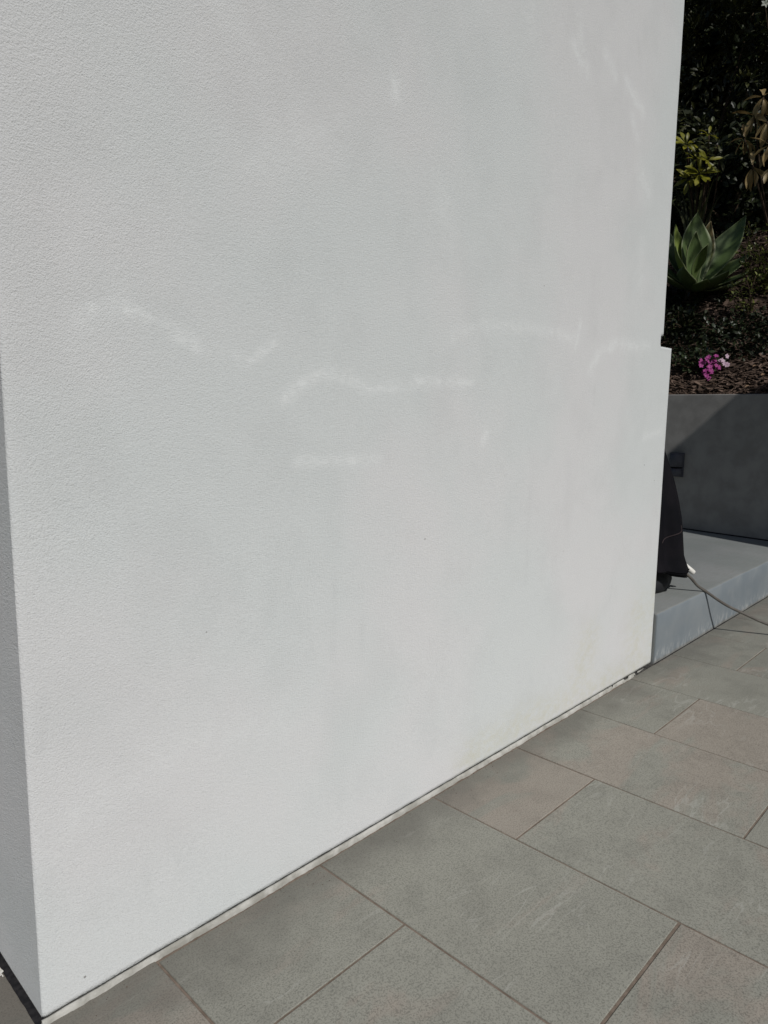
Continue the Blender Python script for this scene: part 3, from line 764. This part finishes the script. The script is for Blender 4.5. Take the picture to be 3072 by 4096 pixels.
tw = [((9.9, 3.12, 5.42), (-.6, -.5, .4), 9, 0.19, tl, 1.1), ((9.9, 3.05, 5.12), (-.6, -.5, .2), 11, 0.23, tl, 1.0), ((9.95, 3.22, 5.25), (-.5, -.5, .3), 9, 0.21, tl, 1.1), ((9.9, 3.30, 4.98), (-.5, -.5, .2), 7, 0.20, tl, 1.0),
      ((9.85, 2.98, 4.82), (-.6, -.4, .2), 10, 0.22, tl, 1.0), ((9.85, 3.16, 4.60), (-.6, -.4, .2), 7, 0.22, tl, .9), ((9.85, 2.92, 4.55), (-.6, -.4, .2), 9, 0.20, tl, .9), ((9.95, 2.9, 5.35), (-.6, -.4, .2), 9, 0.20, tl, 1)]
whorled('tan_leaf_shrub', 'shrub with drooping tan and bronze leaves, right of the yellow green one', 'shrub', bank(10.45, 3.0), tw, 0.9)

# strap-leaved plant behind the agave ---------------------------------------
sp = empty('strap_leaf_plant', bank(10.2, 3.95)); tag(sp, 'plant with long thin dark strap leaves rising behind the agave', 'plant')
root = Vector(bank(10.2, 3.95))
for tx, ty, tz, wd in ((9.95, 4.02, 4.72, .022), (10.0, 3.90, 4.6, .020), (9.95, 3.78, 4.66, .024), (10.0, 3.66, 4.62, .020), (9.95, 4.16, 4.35, .022), (9.9, 3.72, 4.30, .02), (9.95, 4.10, 4.55, .018), (10.1, 3.56, 4.45, .02), (10.05, 4.22, 4.60, .02), (10.2, 3.85, 4.85, .02), (10.0, 3.98, 4.40, .02)):
    tip = Vector((tx, ty, tz)) - root; bm = bmesh.new(); rows = []
    s_ = tip.cross(CF).normalized()
    for i in range(9):
        t = i/8; c = tip*t + Vector((0, 0, .22*math.sin(math.pi*t))) + CF*0.0
        hw = wd*(1-t**2.2)+.001
        rows.append([bm.verts.new(c+s_*hw), bm.verts.new(c-CF*hw*.4), bm.verts.new(c-s_*hw)])
    for i in range(8):
        for k in range(2):
            f = bm.faces.new((rows[i][k], rows[i][k+1], rows[i+1][k+1], rows[i+1][k])); f.smooth = True
    obj_bm('leaf', bm, M['blade'], sp)

# dense dark shrubs at the top of the bank ----------------------------------
gl_o = leaf_geo(oval, 3, .2, .2); gl_l = leaf_geo(lambda t: 1.25*lanc(t), 3, .25, .25)
def dark_shrub(name, label, cx, cy, z0, z1, rx, ry, n, mat, geo, L, clusters, front=True):
    e = empty(name, (cx, cy, bank_z(cx, cy))); tag(e, label, 'shrub')
    F = Foliage(); o0 = Vector((cx, cy, bank_z(cx, cy)))
    cz, rz = (z0+z1)/2, (z1-z0)/2
    cl = []
    for i in range(clusters):
        d = rv(); k = random.random()**0.35
        cl.append((Vector((cx+d.x*rx*k, cy+d.y*ry*k, cz+d.z*rz*k)), random.uniform(.12, .30)))
    per = n//clusters
    for c, r in cl:
        for _ in range(per):
            d = rv(); p = c + d*r*random.random()**.5
            out = (p - Vector((cx, cy, cz))).normalized()
            dd = (d + out*.6 + rv()*.5 + Vector((0, 0, .1))).normalized()
            F.leaf(geo, p-o0, dd, L*random.uniform(.6, 1.25), (UP*.7+out*.6+rv()*.6), 1)
    fo = F.build('foliage', mat, e); fo['kind'] = 'stuff'
    bm = bmesh.new()
    for q in range(5):
        tgt = cl[q*len(cl)//5][0]-o0
        tube(bm, catmull([(random.uniform(-.05,.05), random.uniform(-.05,.05), -.1), tgt*.5+Vector((random.uniform(-.15,.15), random.uniform(-.15,.15), 0)), tgt], 5), [0.035-0.0025*i for i in range(11)], 7)
    obj_bm('trunk', bm, M['bark'], e)
dark_shrub('dark_hedge_shrub', 'tall near black shrub filling the top of the gap beside the wall', 11.9, 4.6, 4.2, 9.2, 1.1, 1.5, 8400, M['darkleaf2'], gl_l, .12, 210)
dark_shrub('dark_hedge_shrub', 'tall near black shrub at the right edge above the tan leaves', 11.7, 2.7, 4.0, 9.2, 1.0, 1.4, 8000, M['darkleaf'], gl_o, .10, 200)
dark_shrub('dark_hedge_shrub', 'dark low shrub filling the shade behind the yellow green leaves', 11.3, 3.9, 3.9, 5.9, .7, 1.5, 4200, M['darkleaf'], gl_o, .10, 110)
dark_shrub('dark_hedge_shrub', 'dark shrub mostly hidden behind the white wall', 11.4, 6.4, 3.8, 8.4, 1.1, 1.3, 4200, M['darkleaf2'], gl_l, .12, 110)
dark_shrub('dark_hedge_tree', 'dark tree crown far back over the bank top', 15.0, 5.2, 5.0, 14.5, 1.8, 3.6, 15000, M['darkleaf'], gl_o, .36, 240)
dark_shrub('dark_hedge_tree', 'tree standing on the bank just outside the right edge', 8.5, -0.7, 6.6, 9.0, 1.7, 1.3, 1500, M['darkleaf2'], gl_l, .15, 80)

# unseen leaf mass added left of the terrace to keep sky light off the wall
hl = empty('added_hedge', (-4.7, 5.5, -0.06)); tag(hl, 'tall dark leaf mass added beyond the left edge of the view to block sky light', 'added_hedge')
F = Foliage()
for i in range(6500):
    p = Vector((random.uniform(-.5, .5), random.uniform(-3.4, 4.0), random.random()*5.2))
    if random.random() < .6: p.x = abs(p.x)
    F.leaf(gl_o, p, rv()+Vector((.6, 0, .2)), .26*random.uniform(.7, 1.2), UP+rv())
fo = F.build('foliage', M['darkleaf'], hl); fo['kind'] = 'stuff'
for yy in (-2.5, 0, 2.5):
    bm = bmesh.new(); tube(bm, [(0, yy, 0), (.03, yy+.05, 1.5), (0, yy, 3.5)], [.06, .05, .02], 8); obj_bm('trunk', bm, M['bark'], hl)

# small-leaved shrub at the right edge ---------------------------------------
def low_plant(name, label, cat, c, r, n, mat, geo, L, ns=14):
    base = Vector((c[0]+.1, c[1], bank_z(c[0]+.1, c[1]))); e = empty(name, base); tag(e, label, cat)
    F = Foliage(); bm = bmesh.new()
    for s_ in range(ns):
        d = rv(); tip = Vector(c) + Vector((d.x*r[0], d.y*r[1], d.z*r[2])) - base
        pts = catmull([Vector((random.uniform(-.04,.04), random.uniform(-.04,.04), -.03)), tip*.5+rv()*.05, tip], 6)
        tube(bm, pts, 0.004, 5)
        for _ in range(n//ns):
            t = random.random()**.6; p = pts[int(t*(len(pts)-1))] + rv()*.05
            F.leaf(geo, p, (rv()+UP*.4+(p.normalized() if p.length > .01 else UP)*.4), L*random.uniform(.6, 1.2), UP+rv()*.7)
    fo = F.build('foliage', mat, e); fo['kind'] = 'stuff'
    obj_bm('stem', bm, M['bark'], e)
    return e
low_plant('small_leaf_shrub', 'small leaved green shrub at the right edge beside the agave', 'shrub', (9.5, 2.82, 3.62), (.25, .26, .42), 620, M['smallleaf'], gl_o, .055, 24)
low_plant('small_leaf_shrub', 'leggy small leaved plant on the mulch below the right edge shrub', 'plant', (9.1, 2.86, 3.02), (.22, .22, .22), 160, M['smallleaf'], gl_o, .050, 10)
low_plant('ground_cover_plant', 'dark green leafy plant beside the pink flowers', 'plant', (8.10, 3.00, 2.13), (.14, .22, .12), 420, M['coverleaf'], gl_o, .062, 20)
low_plant('ground_cover_plant', 'low dark plant in the shade under the agave', 'plant', (8.75, 3.42, 2.62), (.2, .3, .14), 300, M['darkleaf'], gl_o, .07, 16)
low_plant('ground_cover_plant', 'sparse low plant right of the agave foot, over bare mulch', 'plant', (8.7, 2.95, 2.55), (.16, .3, .10), 150, M['coverleaf'], gl_o, .055, 12)
F = Foliage()
for i in range(8500):
    x = 8.22 + (9.7-8.22)*random.random()**0.9; y = random.uniform(1.6, 5.4)
    dens = mnoise.noise((x*1.7, y*1.7, 4.0)) + (0.6 if 8.3 < x < 9.0 else 0.0) + (0.4 if y > 3.2 else -0.08) - (0.7 if x > 9.05 and y < 3.45 else 0)
    if dens < 0.02: continue
    p = Vector((x, y, bank_z(x, y) + random.random()**1.5*0.16))
    F.leaf(gl_o, p, (rv()+UP*.5+CF*.3), .055*random.uniform(.6, 1.3), UP+rv()*.8)
gcv = F.build('ground_cover', M['shadeleaf']); tag(gcv, 'leafy ground cover over the middle of the bank, shadow painted into its leaf colour', 'ground cover', kind='stuff')
# pink flowers
fl = empty('pink_flowers', (8.03, 2.81, bank_z(8.03, 2.81))); tag(fl, 'cluster of magenta pink flowers low on the mulch bank', 'flowers')
pet = [leaf_me('petal_bright', oval, M['pink'], seg=3, bend=.3, fold=.3), leaf_me('petal_pale', oval, M['palepink'], seg=3, bend=.3, fold=.3)]
b0 = Vector(fl.location)
for i in range(40):
    u, v_ = max(-.13, min(.15, random.gauss(0, .075))), random.gauss(0, .045)
    if i >= 37: u, v_ = -.09+.02*(i-37), -.10-.03*(i-37)
    p = Vector((8.03, 2.813, 2.078)) + CR*u + UP*v_ + CF*random.uniform(-.03, .05) - b0
    pale = u > .07
    bm = bmesh.new()
    ax = (CF + UP*.7 + rv()*.6).normalized(); t1 = ax.orthogonal().normalized(); t2 = ax.cross(t1); F = Foliage()
    for k in range(5):
        a = 6.283*k/5; F.leaf(gl_o, p, t1*math.cos(a)+t2*math.sin(a)+ax*.35, .029, ax, 1.3)
    bm.free()
    F.build('flower', M['palepink'] if pale else M['pink'], fl)
bm = bmesh.new()
for i in range(5): tube(bm, [(0, 0, -.02), Vector((8.03, 2.813, 2.06)) - b0 + CR*(.03*(i-2))], .003, 5)
obj_bm('stem', bm, M['bark'], fl)
# white flower at the very top right
wf = empty('white_flower', (10.5, 3.385, 6.80)); tag(wf, 'white bloom at the top right corner among dark leaves', 'flower')
for k in range(5):
    a = 6.283*k/5; place_leaf(leaf_me('white_petal', oval, M['whitepetal'], seg=4, bend=.3, fold=.3), 'petal', wf, Vector((0,0,0)), (CR*math.cos(a)+UP*.8*math.sin(a)+CF*.35), .055, CF)
bm = bmesh.new(); tube(bm, catmull([(0,0,0), (.3, -.03, -.35), (1.0, -.2, -.7)], 5), .006, 6); obj_bm('stem', bm, M['bark'], wf)
# fallen leaves on the mulch
dl = leaf_me('dry_leaf', lambda t: .7*oval(t), M['litter'], seg=4, bend=.35, fold=.4)
spots = [(7.86, 2.72), (7.9, 2.50), (8.3, 2.55), (7.82, 2.35), (8.15, 2.4), (8.9, 2.9), (9.0, 3.35), (8.55, 2.62), (7.8, 2.95), (8.0, 2.28)]
txt = ['dry tan leaf lying right of the pink flowers', 'curled brown leaf on the mulch near the wall top', 'dry leaf on the shaded mulch higher up', 'brown leaf at the wall top by the right edge', 'small tan leaf on mulch at the right', 'reddish dry leaf below the small shrub', 'dead leaf under the agave foot', 'orange brown fallen leaf in the shade', 'small dry leaf below the green plant', 'fallen leaf near the right edge of the bank']
for (x, y), tx in zip(spots, txt):
    o = bpy.data.objects.new('fallen_leaf', dl); C.objects.link(o)
    d = rv(); d.z = .1
    mt = orient(d, UP+rv()*.5).to_4x4() @ Matrix.Diagonal((.075, .075, .075, 1)); mt.translation = Vector((x, y, bank_z(x, y)+.03)); o.matrix_basis = mt
    tag(o, tx, 'leaf', 'fallen leaves on the mulch')

# ------------------------------------------------------------------ the neighbouring house that shades the right of the retaining wall
HX, HY, HZ = 6.17, -1.2, 5.085
hs = empty('house', (HX+3, HY-3, 0)); tag(hs, 'grey rendered house just outside the right edge, shading the charcoal wall', 'house')
bm = bmesh.new(); add_box(bm, -3, 6, -4, 3, -0.003, HZ-0.12); obj_bm('wall', bm, M['house'], hs)
bm = bmesh.new(); add_box(bm, -3.0, 6.1, -4.1, 3.0, HZ-0.12, HZ); obj_bm('roof', bm, M['roof'], hs)
for wx in (-1.6, 2.2):
    bm = bmesh.new()
    for q in ((0, .06, 0, 1.5), (1.54, 1.6, 0, 1.5), (.06, 1.54, 0, .06), (.06, 1.54, 1.44, 1.5)):
        add_box(bm, wx+q[0], wx+q[1], 3.0, 3.04, 1.0+q[2], 1.0+q[3])
    wf_ = obj_bm('window_frame', bm, M['frame'], hs)
    bm = bmesh.new(); add_box(bm, wx+.06, wx+1.54, 3.002, 3.012, 1.06, 2.44); obj_bm('pane', bm, M['glass'], wf_)
